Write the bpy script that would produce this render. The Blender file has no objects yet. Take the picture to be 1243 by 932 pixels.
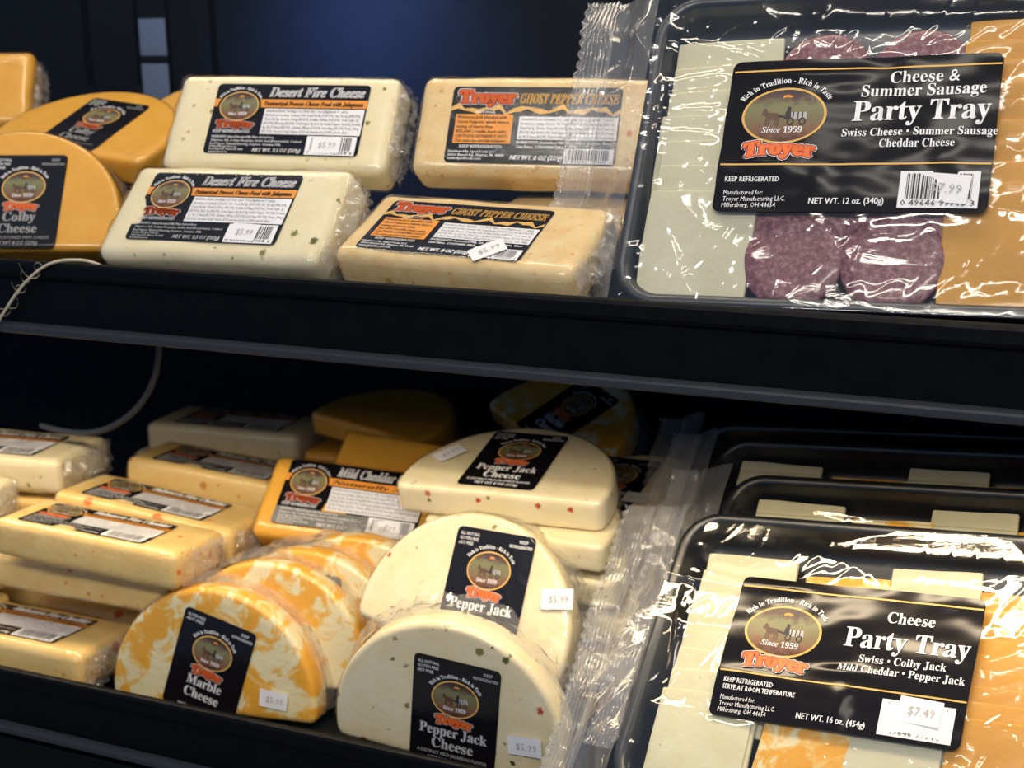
import bpy, bmesh, math, random
from mathutils import Matrix, Vector, Euler, noise

# ------------------------------------------------------------------ camera, world, lights, exposure
SC = bpy.context.scene
COL = SC.collection
U = 0.0085                      # one working unit in metres (a bar label is 12 units = 10 cm wide)
PI = math.pi

cam_data = bpy.data.cameras.new('camera')
cam_data.sensor_width = 36.0
cam_data.lens = 1750.0 / 1243.0 * 36.0
cam_data.clip_start = 0.02
cam = bpy.data.objects.new('camera', cam_data)
COL.objects.link(cam)
cam_loc = Vector((0.0, -78.0, 15.65)) * U
def camera_rotation():
    f = 1750.0
    x = -Vector((-3400 - 621.5, 90 - 466.0, f)).normalized()
    s = math.sin(math.radians(14)); n2 = x[0] ** 2 + x[1] ** 2; k = s * x[2] / n2
    bx, by = x[0] * k, x[1] * k
    t = math.sqrt((1 - s * s - bx * bx - by * by) / n2)
    for sg in (1, -1):
        a, b = bx - sg * t * x[1], by + sg * t * x[0]
        if b < 0: z = Vector((a, b, -s))
    y = z.cross(x)
    # rows of the matrix are camera right, camera down, camera forward expressed in world coordinates
    right = Vector((x[0], y[0], z[0])); down = Vector((x[1], y[1], z[1])); fwd = Vector((x[2], y[2], z[2]))
    m = Matrix((right, -down, -fwd)).transposed()
    return m
cam.matrix_world = Matrix.Translation(cam_loc) @ camera_rotation().to_4x4()
cam_data.dof.use_dof = True
cam_data.dof.focus_distance = 86 * U
cam_data.dof.aperture_fstop = 11.0
SC.camera = cam

SC.view_settings.view_transform = 'Standard'
SC.view_settings.look = 'None'
SC.view_settings.gamma = 1.0
SC.view_settings.exposure = 0.0
SC.view_settings.use_curve_mapping = False
SC.cycles.transparent_max_bounces = 24
SC.cycles.max_bounces = 6

world = bpy.data.worlds.new('world'); SC.world = world; world.use_nodes = True
wn = world.node_tree.nodes; wl = world.node_tree.links
# the store around: bluish daylight haze level with the shelves, grey above, dark floor below
_tc = wn.new('ShaderNodeTexCoord'); _sx = wn.new('ShaderNodeSeparateXYZ'); _rp = wn.new('ShaderNodeValToRGB')
_mr = wn.new('ShaderNodeMapRange'); _mr.inputs[1].default_value = -1.0; _mr.inputs[2].default_value = 1.0
wl.new(_tc.outputs['Generated'], _sx.inputs[0]); wl.new(_sx.outputs[2], _mr.inputs[0]); wl.new(_mr.outputs[0], _rp.inputs[0]); wl.new(_rp.outputs[0], wn['Background'].inputs[0])
_e = _rp.color_ramp.elements
while len(_e) < 4: _e.new(0.5)
for _el, (_p, _c) in zip(_e, [(0.33, (.07, .12, .22, 1)), (0.50, (.22, .38, .72, 1)), (0.62, (.30, .46, .80, 1)), (0.85, (.34, .42, .55, 1))]): _el.position = _p; _el.color = _c
wn['Background'].inputs[1].default_value = 0.52

def area_light(name, loc, target, sx, sy, power, colour):
    l = bpy.data.lights.new(name, 'AREA'); l.shape = 'RECTANGLE'; l.size = sx * U; l.size_y = sy * U
    l.energy = power; l.color = colour
    o = bpy.data.objects.new(name, l); COL.objects.link(o)
    o.location = Vector(loc) * U
    d = Vector(target) - Vector(loc)
    o.rotation_euler = d.to_track_quat('-Z', 'Y').to_euler()
    return o
# warm canopy lamps of the display case run above its front edge; the store's ceiling lights hang further out
area_light('canopy_lamp', (-20, 14, 60), (-20, 4, 0), 170, 4, 3.4, (1.0, 0.84, 0.62))
area_light('ceiling_lamp', (-12, -70, 130), (-12, 0, 0), 108, 3, 2.2, (1.0, 0.92, 0.80))
area_light('ceiling_lamp', (-10, -150, 112), (-20, 0, -10), 150, 6, 15.0, (1.0, 0.90, 0.76))
strip = area_light('shelf_strip_lamp', (-45, 3.4, -5.7), (-45, 2.2, -30), 210, 1.2, 2.0, (1.0, 0.80, 0.54)); strip.data.spread = math.radians(142)
rear = area_light('added_wall_glow', (-72, 27, 27), (-71, 46, 12.0), 6, 2, .34, (0.22, 0.40, 1.0)); rear.data.spread = math.radians(80)  # added blue light that makes the back wall's glow, not a fitting of the case

# ------------------------------------------------------------------ materials
MATS = {}
def new_mat(name):
    m = bpy.data.materials.new(name); m.use_nodes = True
    m.node_tree.nodes.clear(); return m
def nd(m, t, **kw):
    n = m.node_tree.nodes.new(t)
    for k, v in kw.items():
        if k.startswith('i_'): n.inputs[int(k[2:])].default_value = v
        else: setattr(n, k, v)
    return n
def lk(m, a, b): m.node_tree.links.new(a, b)
def principled(m, col=None, rough=0.5, coat=0.0, coat_rough=0.1, spec=0.5, sss=0.0, metal=0.0):
    p = nd(m, 'ShaderNodeBsdfPrincipled'); o = nd(m, 'ShaderNodeOutputMaterial'); lk(m, p.outputs[0], o.inputs[0])
    if col: p.inputs['Base Color'].default_value = (*col, 1)
    p.inputs['Roughness'].default_value = rough
    p.inputs['Coat Weight'].default_value = coat; p.inputs['Coat Roughness'].default_value = coat_rough
    p.inputs['Specular IOR Level'].default_value = spec
    p.inputs['Metallic'].default_value = metal
    if sss:
        p.inputs['Subsurface Weight'].default_value = sss
        p.inputs['Subsurface Radius'].default_value = (0.006, 0.004, 0.002)
        p.inputs['Subsurface Scale'].default_value = 0.6
    return p
def coords(m, scale=(1, 1, 1), jitter=True):
    tc = nd(m, 'ShaderNodeTexCoord'); mp = nd(m, 'ShaderNodeMapping'); mp.inputs['Scale'].default_value = scale
    if jitter:
        oi = nd(m, 'ShaderNodeObjectInfo'); mul = nd(m, 'ShaderNodeVectorMath', operation='SCALE'); mul.inputs[0].default_value = (37, 53, 71)
        lk(m, oi.outputs['Random'], mul.inputs['Scale']); add = nd(m, 'ShaderNodeVectorMath', operation='ADD')
        lk(m, tc.outputs['Object'], add.inputs[0]); lk(m, mul.outputs[0], add.inputs[1]); lk(m, add.outputs[0], mp.inputs[0])
    else: lk(m, tc.outputs['Object'], mp.inputs[0])
    return mp.outputs[0]
def noise_tex(m, vec, scale, detail=3, rough=0.5, dist=0.0):
    n = nd(m, 'ShaderNodeTexNoise'); n.inputs['Scale'].default_value = scale; n.inputs['Detail'].default_value = detail
    n.inputs['Roughness'].default_value = rough; n.inputs['Distortion'].default_value = dist; lk(m, vec, n.inputs['Vector']); return n
def ramp(m, fac, stops):
    r = nd(m, 'ShaderNodeValToRGB'); e = r.color_ramp.elements
    while len(e) < len(stops): e.new(0.5)
    for el, (p, c) in zip(e, stops): el.position = p; el.color = (*c, 1) if len(c) == 3 else c
    lk(m, fac, r.inputs[0]); return r
def mathn(m, op, a, b=None, clamp=False):
    n = nd(m, 'ShaderNodeMath', operation=op, use_clamp=clamp)
    for i, v in enumerate((a, b)):
        if v is None: continue
        if isinstance(v, (int, float)): n.inputs[i].default_value = v
        else: lk(m, v, n.inputs[i])
    return n.outputs[0]
def mixc(m, fac, a, b):
    n = nd(m, 'ShaderNodeMix', data_type='RGBA')
    if isinstance(fac, float): n.inputs[0].default_value = fac
    else: lk(m, fac, n.inputs[0])
    for i, v in ((6, a), (7, b)):
        if isinstance(v, tuple): n.inputs[i].default_value = (*v, 1)
        else: lk(m, v, n.inputs[i])
    return n.outputs[2]
def bump(m, height, strength, dist, p):
    b = nd(m, 'ShaderNodeBump'); b.inputs['Strength'].default_value = strength; b.inputs['Distance'].default_value = dist
    lk(m, height, b.inputs['Height']); lk(m, b.outputs[0], p.inputs['Normal']); return b

def flecks(m, vec, base, layers):
    col = base
    for (scale, presence, radius, colours) in layers:
        d = noise_tex(m, vec, 5.5, 3, 0.7); dv = nd(m, 'ShaderNodeVectorMath', operation='SCALE'); dv.inputs['Scale'].default_value = 0.55
        lk(m, d.outputs['Color'], dv.inputs[0]); ad = nd(m, 'ShaderNodeVectorMath', operation='ADD'); lk(m, vec, ad.inputs[0]); lk(m, dv.outputs[0], ad.inputs[1])
        v = nd(m, 'ShaderNodeTexVoronoi'); v.inputs['Scale'].default_value = scale; lk(m, ad.outputs[0], v.inputs['Vector'])
        s = nd(m, 'ShaderNodeSeparateColor'); lk(m, v.outputs['Color'], s.inputs[0])
        pres = mathn(m, 'LESS_THAN', s.outputs[0], presence)
        near = mathn(m, 'SUBTRACT', mathn(m, 'MULTIPLY', s.outputs[2], radius * .92), v.outputs['Distance'])
        near = mathn(m, 'MULTIPLY', near, 13.0, True)
        fac = mathn(m, 'MULTIPLY', pres, near)
        n = len(colours)
        r = nd(m, 'ShaderNodeValToRGB'); r.color_ramp.interpolation = 'CONSTANT'; e = r.color_ramp.elements
        while len(e) < n: e.new(0.5)
        for k, c in enumerate(colours): e[k].position = k / n; e[k].color = (*c, 1)
        lk(m, s.outputs[1], r.inputs[0])
        col = mixc(m, fac, col, r.outputs[0])
    return col

def cheese_mat(name, c1, c2, layers=(), rough=0.38, mottle=0.5):
    m = new_mat(name); p = principled(m, rough=0.55, coat=0.22, coat_rough=0.10, sss=0.25, spec=.35)
    v = coords(m); n = noise_tex(m, v, mottle, 3)
    base = mixc(m, ramp(m, n.outputs[0], [(0.35, (0, 0, 0)), (0.65, (1, 1, 1))]).outputs[0], c1, c2)
    lk(m, flecks(m, v, base, layers), p.inputs['Base Color'])
    b = noise_tex(m, v, 2.2, 4); bump(m, b.outputs[0], 0.18, 0.002, p)
    MATS[name] = m; return m
GREEN, DARK, RED, OLIVE, RUST = (.10, .11, .02), (.05, .05, .02), (.50, .04, .01), (.22, .20, .05), (.55, .16, .04)
cheese_mat('desert_cheese', (.83, .74, .50), (.79, .69, .43), [(0.6, .55, .30, [OLIVE, RUST, GREEN, (.45, .30, .12)]), (1.3, .35, .28, [OLIVE, (.5, .36, .2)])])
cheese_mat('ghost_cheese', (.76, .60, .32), (.72, .50, .23), [(0.8, .35, .34, [(.62, .22, .08), RED, (.50, .30, .10), (.55, .34, .14)]), (2.0, .35, .34, [(.62, .36, .15), (.5, .25, .1)])], mottle=0.7)
cheese_mat('pepper_jack_cheese', (.82, .73, .50), (.78, .68, .42), [(0.75, .55, .30, [GREEN, OLIVE, DARK, DARK, RED, OLIVE]), (1.5, .35, .32, [DARK, OLIVE, OLIVE, RED])])
cheese_mat('colby_cheese', (.76, .40, .055), (.72, .36, .04))
cheese_mat('cheddar_cheese', (.82, .43, .05), (.78, .39, .04))
cheese_mat('fire_cheddar_cheese', (.80, .59, .24), (.77, .52, .18), [(0.55, .7, .34, [(.70, .18, .03), (.66, .12, .03), (.6, .25, .06)]), (1.4, .3, .3, [(.66, .16, .03), (.5, .3, .1)])])
cheese_mat('swiss_cheese', (.66, .64, .47), (.62, .60, .42), mottle=0.3)
cheese_mat('cheddar_slice', (.66, .34, .045), (.60, .30, .04), mottle=0.3)
cheese_mat('jack_slice', (.70, .68, .49), (.66, .63, .42), [(0.9, .35, .25, [GREEN, OLIVE, DARK])])
def marble_mat():
    m = new_mat('marble_cheese'); p = principled(m, rough=0.55, coat=0.22, coat_rough=0.10, sss=0.25, spec=.35)
    v = coords(m); n = noise_tex(m, v, 0.42, 3, 0.62, 0.7)
    r = ramp(m, n.outputs[0], [(0.46, (.80, .40, .04)), (0.51, (.80, .52, .15)), (0.56, (.80, .71, .44))])
    lk(m, r.outputs[0], p.inputs['Base Color']); b = noise_tex(m, v, 2.2, 4); bump(m, b.outputs[0], 0.2, 0.002, p)
    MATS['marble_cheese'] = m
marble_mat()
def sausage_mat():
    m = new_mat('sausage'); p = principled(m, rough=0.4, coat=0.3, sss=0.15); v = coords(m)
    n = noise_tex(m, v, 3.2, 4, 0.65); r = ramp(m, n.outputs[0], [(0.36, (.13, .035, .045)), (0.52, (.22, .075, .095)), (0.64, (.34, .17, .19))])
    lk(m, r.outputs[0], p.inputs['Base Color']); bump(m, n.outputs[0], 0.25, 0.002, p); MATS['sausage'] = m
sausage_mat()
def plain(name, col, rough=0.5, coat=0.0, **k):
    m = new_mat(name); principled(m, col, rough, coat, **k); MATS[name] = m; return m
plain('label_black', (.008, .007, .009), 0.17, 0.0, spec=.32)
plain('ink_white', (.86, .86, .88), 0.45)
plain('ink_grey', (.30, .30, .32), 0.5)
plain('ink_gold', (.72, .42, .10), 0.4)
plain('ink_orange', (.80, .30, .03), 0.45)
plain('ink_red', (.72, .07, .02), 0.4)
plain('ink_flame', (.80, .17, .03), 0.4)
plain('ink_dark', (.02, .018, .02), 0.5)
plain('ink_brown', (.10, .05, .03), 0.5)
plain('ink_faint', (.42, .41, .40), 0.5)
plain('paper', (.80, .80, .83), 0.55)
plain('slate_panel', (.16, .16, .15), 0.5)
def scene_print():
    m = new_mat('picture_print'); p = principled(m, rough=0.4)
    tc = nd(m, 'ShaderNodeTexCoord'); sx = nd(m, 'ShaderNodeSeparateXYZ'); lk(m, tc.outputs['Object'], sx.inputs[0])
    n = noise_tex(m, tc.outputs['Object'], 2.5, 4)
    uv = nd(m, 'ShaderNodeAttribute', attribute_name='hue')
    f = mathn(m, 'ADD', uv.outputs['Fac'], mathn(m, 'MULTIPLY', mathn(m, 'SUBTRACT', n.outputs[0], 0.5), 0.35))
    r = ramp(m, f, [(0.0, (.06, .02, .015)), (0.22, (.20, .09, .05)), (0.40, (.17, .13, .06)), (0.68, (.19, .19, .09)), (0.84, (.09, .05, .04)), (1.0, (.03, .02, .03))])
    lk(m, r.outputs[0], p.inputs['Base Color']); MATS['picture_print'] = m
scene_print()
def film_mat(name, bump_scale, stretch, strength, tint=(0.985, 0.985, 0.985), gain=1.5, rough=0.10, base=0.02, haze=0.0):
    m = new_mat(name); out = nd(m, 'ShaderNodeOutputMaterial')
    tr = nd(m, 'ShaderNodeBsdfTransparent'); tr.inputs[0].default_value = (*tint, 1)
    gl = nd(m, 'ShaderNodeBsdfGlossy'); gl.inputs['Roughness'].default_value = rough; gl.inputs[0].default_value = (1, 1, 1, 1)
    v = coords(m, stretch); n = noise_tex(m, v, bump_scale, 4, 0.6, 0.6)
    rid = mathn(m, 'ABSOLUTE', mathn(m, 'SUBTRACT', n.outputs[0], 0.5))
    b = nd(m, 'ShaderNodeBump'); b.inputs['Strength'].default_value = strength; b.inputs['Distance'].default_value = 0.003
    lk(m, rid, b.inputs['Height']); lk(m, b.outputs[0], gl.inputs['Normal'])
    fr = nd(m, 'ShaderNodeLayerWeight'); fr.inputs[0].default_value = 0.5; lk(m, b.outputs[0], fr.inputs['Normal'])
    fac = mathn(m, 'ADD', mathn(m, 'MULTIPLY', mathn(m, 'POWER', fr.outputs['Facing'], 3.5), 0.45 * gain), mathn(m, 'ADD', 0.03 * gain, base), True)
    mx = nd(m, 'ShaderNodeMixShader'); lk(m, fac, mx.inputs[0]); lk(m, tr.outputs[0], mx.inputs[1]); lk(m, gl.outputs[0], mx.inputs[2])
    last = mx.outputs[0]
    if haze:
        df = nd(m, 'ShaderNodeBsdfDiffuse'); df.inputs[0].default_value = (.75, .76, .78, 1)
        m2 = nd(m, 'ShaderNodeMixShader'); m2.inputs[0].default_value = haze; lk(m, last, m2.inputs[1]); lk(m, df.outputs[0], m2.inputs[2]); last = m2.outputs[0]
    lk(m, last, out.inputs[0]); MATS[name] = m; return m
film_mat('wrap_film', 0.9, (1, 1, 1), 0.18, gain=1.1, rough=0.12, base=0.0)
film_mat('tray_film', 0.40, (0.6, 1.4, 1), 0.07, gain=1.5, rough=0.09, base=0.045)
film_mat('loose_film', 0.7, (1, 1, 1), 0.16, gain=1.6, rough=0.14, base=0.04, haze=0.11)
film_mat('seal_film', 0.8, (3, 0.5, 1), 0.2, gain=2.0, rough=0.14, base=0.07, haze=0.16)
def black_metal(name, col, rough, speck=0.0):
    m = new_mat(name); p = principled(m, col, rough, 0.0, spec=0.13)
    v = coords(m, jitter=False); n = noise_tex(m, v, 0.6, 4)
    rr = ramp(m, n.outputs[0], [(0.3, (rough * .8,) * 3), (0.7, (rough * 1.25,) * 3)]); lk(m, rr.outputs[0], p.inputs['Roughness'])
    if speck:
        c = flecks(m, v, col, [(0.9, .5, .12, [(.12, .15, .2), (.06, .08, .1)]), (2.5, speck, .16, [(.10, .12, .15)])]); lk(m, c, p.inputs['Base Color'])
    bump(m, noise_tex(m, v, 8, 3).outputs[0], 0.05, 0.001, p); MATS[name] = m
black_metal('shelf_paint', (.003, .004, .006), 0.42, 0.12)
black_metal('rail_plastic', (.002, .0025, .0035), 0.45)
black_metal('wall_paint', (.006, .009, .015), 0.6)
black_metal('rim_metal', (.035, .04, .05), 0.34)
plain('tray_plastic', (.006, .009, .014), 0.34, 0.0, spec=1.0)
plain('cable_rubber', (.015, .022, .035), 0.5)
plain('tag_plastic', (.11, .15, .25), 0.5)
plain('twine_fibre', (.55, .48, .36), 0.8)

# ------------------------------------------------------------------ mesh and object helpers
def mesh_from(name, verts, faces, mats, idx=None, smooth=True):
    me = bpy.data.meshes.new(name); me.from_pydata(verts, [], faces)
    for mt in (mats if isinstance(mats, (list, tuple)) else [mats]): me.materials.append(MATS[mt] if isinstance(mt, str) else mt)
    if idx: me.polygons.foreach_set('material_index', idx)
    if smooth: me.polygons.foreach_set('use_smooth', [True] * len(me.polygons))
    me.update(); return me
def link(name, me, parent=None, loc=None, rot=None, label=None, kind=None):
    o = bpy.data.objects.new(name, me); COL.objects.link(o)
    if parent: o.parent = parent
    if loc is not None: o.location = loc
    if rot is not None: o.rotation_euler = rot
    if label: o['label'] = label
    if kind: o['kind'] = kind
    return o
def grid_mesh(name, x0, x1, y0, y1, nx, ny, fn, mat):
    V = []; F = []
    for j in range(ny + 1):
        for i in range(nx + 1):
            x = x0 + (x1 - x0) * i / nx; y = y0 + (y1 - y0) * j / ny
            V.append(fn(x, y))
    for j in range(ny):
        for i in range(nx):
            a = j * (nx + 1) + i; F.append((a, a + 1, a + nx + 2, a + nx + 1))
    return mesh_from(name, V, F, mat)
def ridge(v): return 1.0 - abs(2.0 * noise.noise(v))
def rbox(w, h, t, r, step=0.55, fn=None):
    """rounded box, front face on z=0, body behind it (z<0)"""
    hx, hy, hz = w / 2, h / 2, t / 2
    vmap = {}; V = []; F = []
    def cs(L):
        n = max(2, int((L - 2 * r) / step)); inner = [-L / 2 + r + (L - 2 * r) * i / n for i in range(n + 1)]
        return [-L / 2, -L / 2 + r * .30, -L / 2 + r * .65] + inner + [L / 2 - r * .65, L / 2 - r * .30, L / 2]
    X, Y, Z = cs(w), cs(h), cs(t)
    def vid(x, y, z):
        k = (round(x, 4), round(y, 4), round(z, 4))
        if k not in vmap:
            p = Vector((x, y, z)); q = Vector((max(-hx + r, min(hx - r, x)), max(-hy + r, min(hy - r, y)), max(-hz + r, min(hz - r, z))))
            d = p - q
            if d.length > 1e-6: p = q + d.normalized() * r
            p = p + Vector((0, 0, -hz))
            if fn: p = fn(p, (d.normalized() if d.length > 1e-6 else Vector((0, 0, 0))))
            vmap[k] = len(V); V.append(p)
        return vmap[k]
    def face(A, B, mk, flip):
        for i in range(len(A) - 1):
            for j in range(len(B) - 1):
                q = [vid(*mk(A[i], B[j])), vid(*mk(A[i + 1], B[j])), vid(*mk(A[i + 1], B[j + 1])), vid(*mk(A[i], B[j + 1]))]
                F.append(q[::-1] if flip else q)
    face(X, Y, lambda a, b: (a, b, hz), False); face(X, Y, lambda a, b: (a, b, -hz), True)
    face(X, Z, lambda a, b: (a, -hy, b), False); face(X, Z, lambda a, b: (a, hy, b), True)
    face(Y, Z, lambda a, b: (hx, a, b), False); face(Y, Z, lambda a, b: (-hx, a, b), True)
    return V, F
def d_outline(R, chord, rc=0.7, n=72):
    """outline of a half-moon: arc above, flat cut at y=-chord, rounded corners; counter-clockwise"""
    a0 = -math.asin(chord / R); pts = []
    # corner arcs are approximated by blending: sample arc a bit inside the corner, then the chord
    da = rc / R
    for i in range(n + 1):
        a = a0 + da + (PI - 2 * a0 - 2 * da) * i / n
        pts.append(Vector((R * math.cos(a), R * math.sin(a))))
    xc = math.sqrt(R * R - chord * chord)
    left = Vector((-xc + rc, -chord)); right = Vector((xc - rc, -chord))
    def corner(p, q, c, k=5): return [(p.lerp(c, t)).lerp(c.lerp(q, t), t) for t in [i / k for i in range(1, k)]]
    cl = Vector((-xc, -chord)); cr = Vector((xc, -chord))
    pts += corner(pts[-1], left, cl) + [left]
    for i in range(1, 18): pts.append(left.lerp(right, i / 18))
    pts += [right] + corner(right, pts[0], cr)
    return pts
def dsolid(R, chord, t, r=0.45, fn=None, caps=10, grow=0.0):
    """rounded half-moon slab, front face on z=0"""
    pts = d_outline(R + grow, chord + grow); n = len(pts); c = Vector((0, (R - chord) * 0.35))
    nor = []
    for i in range(n):
        d = (pts[(i + 1) % n] - pts[i - 1]); nor.append(Vector((d.y, -d.x)).normalized())
    rings = []
    for k in range(caps, 0, -1):
        s = 1 - (k / caps) ** 1.0 * 1.0 if k < caps else 0.03
        rings.append([(c + (pts[i] - nor[i] * r - c) * max(s, .03), grow) for i in range(n)])
    for a in range(0, 6):
        an = a / 5 * PI / 2
        rings.append([(pts[i] - nor[i] * r * (1 - math.sin(an)), -r * (1 - math.cos(an)) + grow) for i in range(n)])
    m = 5
    for k in range(1, m): rings.append([(pts[i], -r - (t - 2 * r) * k / m) for i in range(n)])
    for a in range(5, -1, -1):
        an = a / 5 * PI / 2
        rings.append([(pts[i] - nor[i] * r * (1 - math.sin(an)), -t + r * (1 - math.cos(an)) - grow) for i in range(n)])
    rings.append([(c + (pts[i] - c) * .03, -t - grow) for i in range(n)])
    V = []; F = []
    for rg in rings:
        for (p, z) in rg:
            q = Vector((p.x, p.y, z)); V.append(fn(q, z) if fn else q)
    for k in range(len(rings) - 1):
        for i in range(n):
            j = (i + 1) % n; F.append((k * n + i, (k + 1) * n + i, (k + 1) * n + j, k * n + j))
    F.append(tuple(range(n))); b = (len(rings) - 1) * n; F.append(tuple(reversed([b + i for i in range(n)])))
    return V, F

# ------------------------------------------------------------------ printing: lettering, emblems, barcodes as thin flat ink on the labels
SERIF, BOLDIT = (0x1D400, 0x1D41A, 0x1D7CE), (0x1D468, 0x1D482, 0x1D7CE)
def styled(s, f):
    if not f: return s
    o = ''
    for c in s:
        if 'A' <= c <= 'Z': o += chr(f[0] + ord(c) - 65)
        elif 'a' <= c <= 'z': o += chr(f[1] + ord(c) - 97)
        elif c.isdigit(): o += chr(f[2] + ord(c) - 48)
        else: o += c
    return o
_txt = {}
def text_geo(s, font, bold, res):
    key = (s, font, bold, res)
    if key in _txt: return _txt[key]
    cu = bpy.data.curves.new('lettering', 'FONT'); cu.body = styled(s, font); cu.size = 1; cu.resolution_u = res
    if bold: cu.offset = bold
    ob = bpy.data.objects.new('lettering', cu); COL.objects.link(ob)
    me = bpy.data.meshes.new_from_object(ob.evaluated_get(bpy.context.evaluated_depsgraph_get()))
    V = [(v.co.x, v.co.y) for v in me.vertices]; F = [tuple(p.vertices) for p in me.polygons]
    bpy.data.objects.remove(ob); bpy.data.curves.remove(cu); bpy.data.meshes.remove(me)
    _txt[key] = (V, F); return _txt[key]
class Art:
    def __init__(self, warp=None, lift=0.03): self.V = []; self.F = []; self.M = []; self.mats = []; self.warp = warp; self.lift = lift; self.hue = {}
    def mi(self, m):
        if m not in self.mats: self.mats.append(m)
        return self.mats.index(m)
    def add(self, V, F, mat, lay=0, hue=None):
        b = len(self.V)
        for k, (x, y) in enumerate(V):
            self.V.append((x, y, self.lift + lay * 0.008 + (self.warp(x, y) if self.warp else 0)))
            if hue: self.hue[b + k] = hue(x, y)
        for f in F: self.F.append(tuple(b + i for i in f)); self.M.append(self.mi(mat))
    def rect(self, x0, y0, x1, y1, mat, lay=0, n=1, shear=0):
        V = []; F = []
        for i in range(n + 1):
            x = x0 + (x1 - x0) * i / n; V += [(x, y0), (x + shear, y1)]
        for i in range(n): F.append((2 * i, 2 * i + 2, 2 * i + 3, 2 * i + 1))
        self.add(V, F, mat, lay)
    def text(self, s, x, y, size, mat='ink_white', font=None, align='l', width=None, bold=0.0, shear=0.0, lay=1, res=2, arc=None, rot=0.0):
        if bold > 0:
            for k in (-1, 1): self.text(s, x + k * bold * size * .6, y, size, mat, font, align, width, 0.0, shear, lay, res, arc, rot)
        V, F = text_geo(s, font, 0.0, res)
        if not V: return
        xs = [v[0] for v in V]; a, b = min(xs), max(xs); w = (b - a) * size; kx = (width / w) if width else 1.0; w *= kx
        off = {'l': 0, 'c': -w / 2, 'r': -w}[align]; out = []
        cr, sr = math.cos(rot), math.sin(rot)
        for (u, v) in V:
            px = (u - a) * size * kx + off; py = v * size; px += py * shear
            if arc:
                cx, cy, R, ry = arc; ang = PI / 2 - px / R; out.append((cx + (R + py) * math.cos(ang), cy + (R * ry + py) * math.sin(ang)))
            else: out.append((x + px * cr - py * sr, y + px * sr + py * cr))
        self.add(out, F, mat, lay)
    def oval(self, cx, cy, rx, ry, mat, lay=0, r0=0.0, n=40, hue=None):
        V = []; F = []
        if r0:
            for i in range(n):
                a = 2 * PI * i / n; V += [(cx + rx * math.cos(a), cy + ry * math.sin(a)), (cx + (rx - r0) * math.cos(a), cy + (ry - r0) * math.sin(a))]
            for i in range(n): j = (i + 1) % n; F.append((2 * i, 2 * j, 2 * j + 1, 2 * i + 1))
        else:
            K = 6
            for k in range(K + 1):
                s = max(k / K, .02)
                for i in range(n): a = 2 * PI * i / n; V.append((cx + rx * s * math.cos(a), cy + ry * s * math.sin(a)))
            F.append(tuple(range(n)))
            for k in range(K):
                for i in range(n): j = (i + 1) % n; F.append((k * n + i, (k + 1) * n + i, (k + 1) * n + j, k * n + j))
        self.add(V, F, mat, lay, hue)
    def poly(self, pts, mat, lay=0): self.add(pts, [tuple(range(len(pts)))], mat, lay)
    def mesh(self, name):
        me = mesh_from(name, self.V, self.F, self.mats, self.M, smooth=False)
        at = me.attributes.new('hue', 'FLOAT', 'POINT')
        for k, v in self.hue.items(): at.data[k].value = v
        return me
def rounded_rect_mesh(name, w, h, r, mat, warp=None, nx=24, ny=14, z=0.0, thick=0.0):
    def fn(x, y):
        # pull the grid's corners onto a rounded outline
        ax, ay = abs(x) - (w / 2 - r), abs(y) - (h / 2 - r)
        if ax > 0 and ay > 0:
            m = max(ax, ay); l = math.hypot(ax, ay); k = m / l if l else 1; x = math.copysign(w / 2 - r + ax * k, x); y = math.copysign(h / 2 - r + ay * k, y)
        return (x, y, z + (warp(x, y) if warp else 0))
    def ax(L, n):
        inner = [(-L / 2 + r) + (L - 2 * r) * i / n for i in range(n + 1)]
        return [-L / 2, -L / 2 + r * .33, -L / 2 + r * .66] + inner + [L / 2 - r * .66, L / 2 - r * .33, L / 2]
    X, Y = ax(w, nx), ax(h, ny); V = [fn(x, y) for y in Y for x in X]; F = []; n = len(X)
    for j in range(len(Y) - 1):
        for i in range(n - 1): a = j * n + i; F.append((a, a + 1, a + n + 1, a + n))
    return mesh_from(name, V, F, mat)
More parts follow.
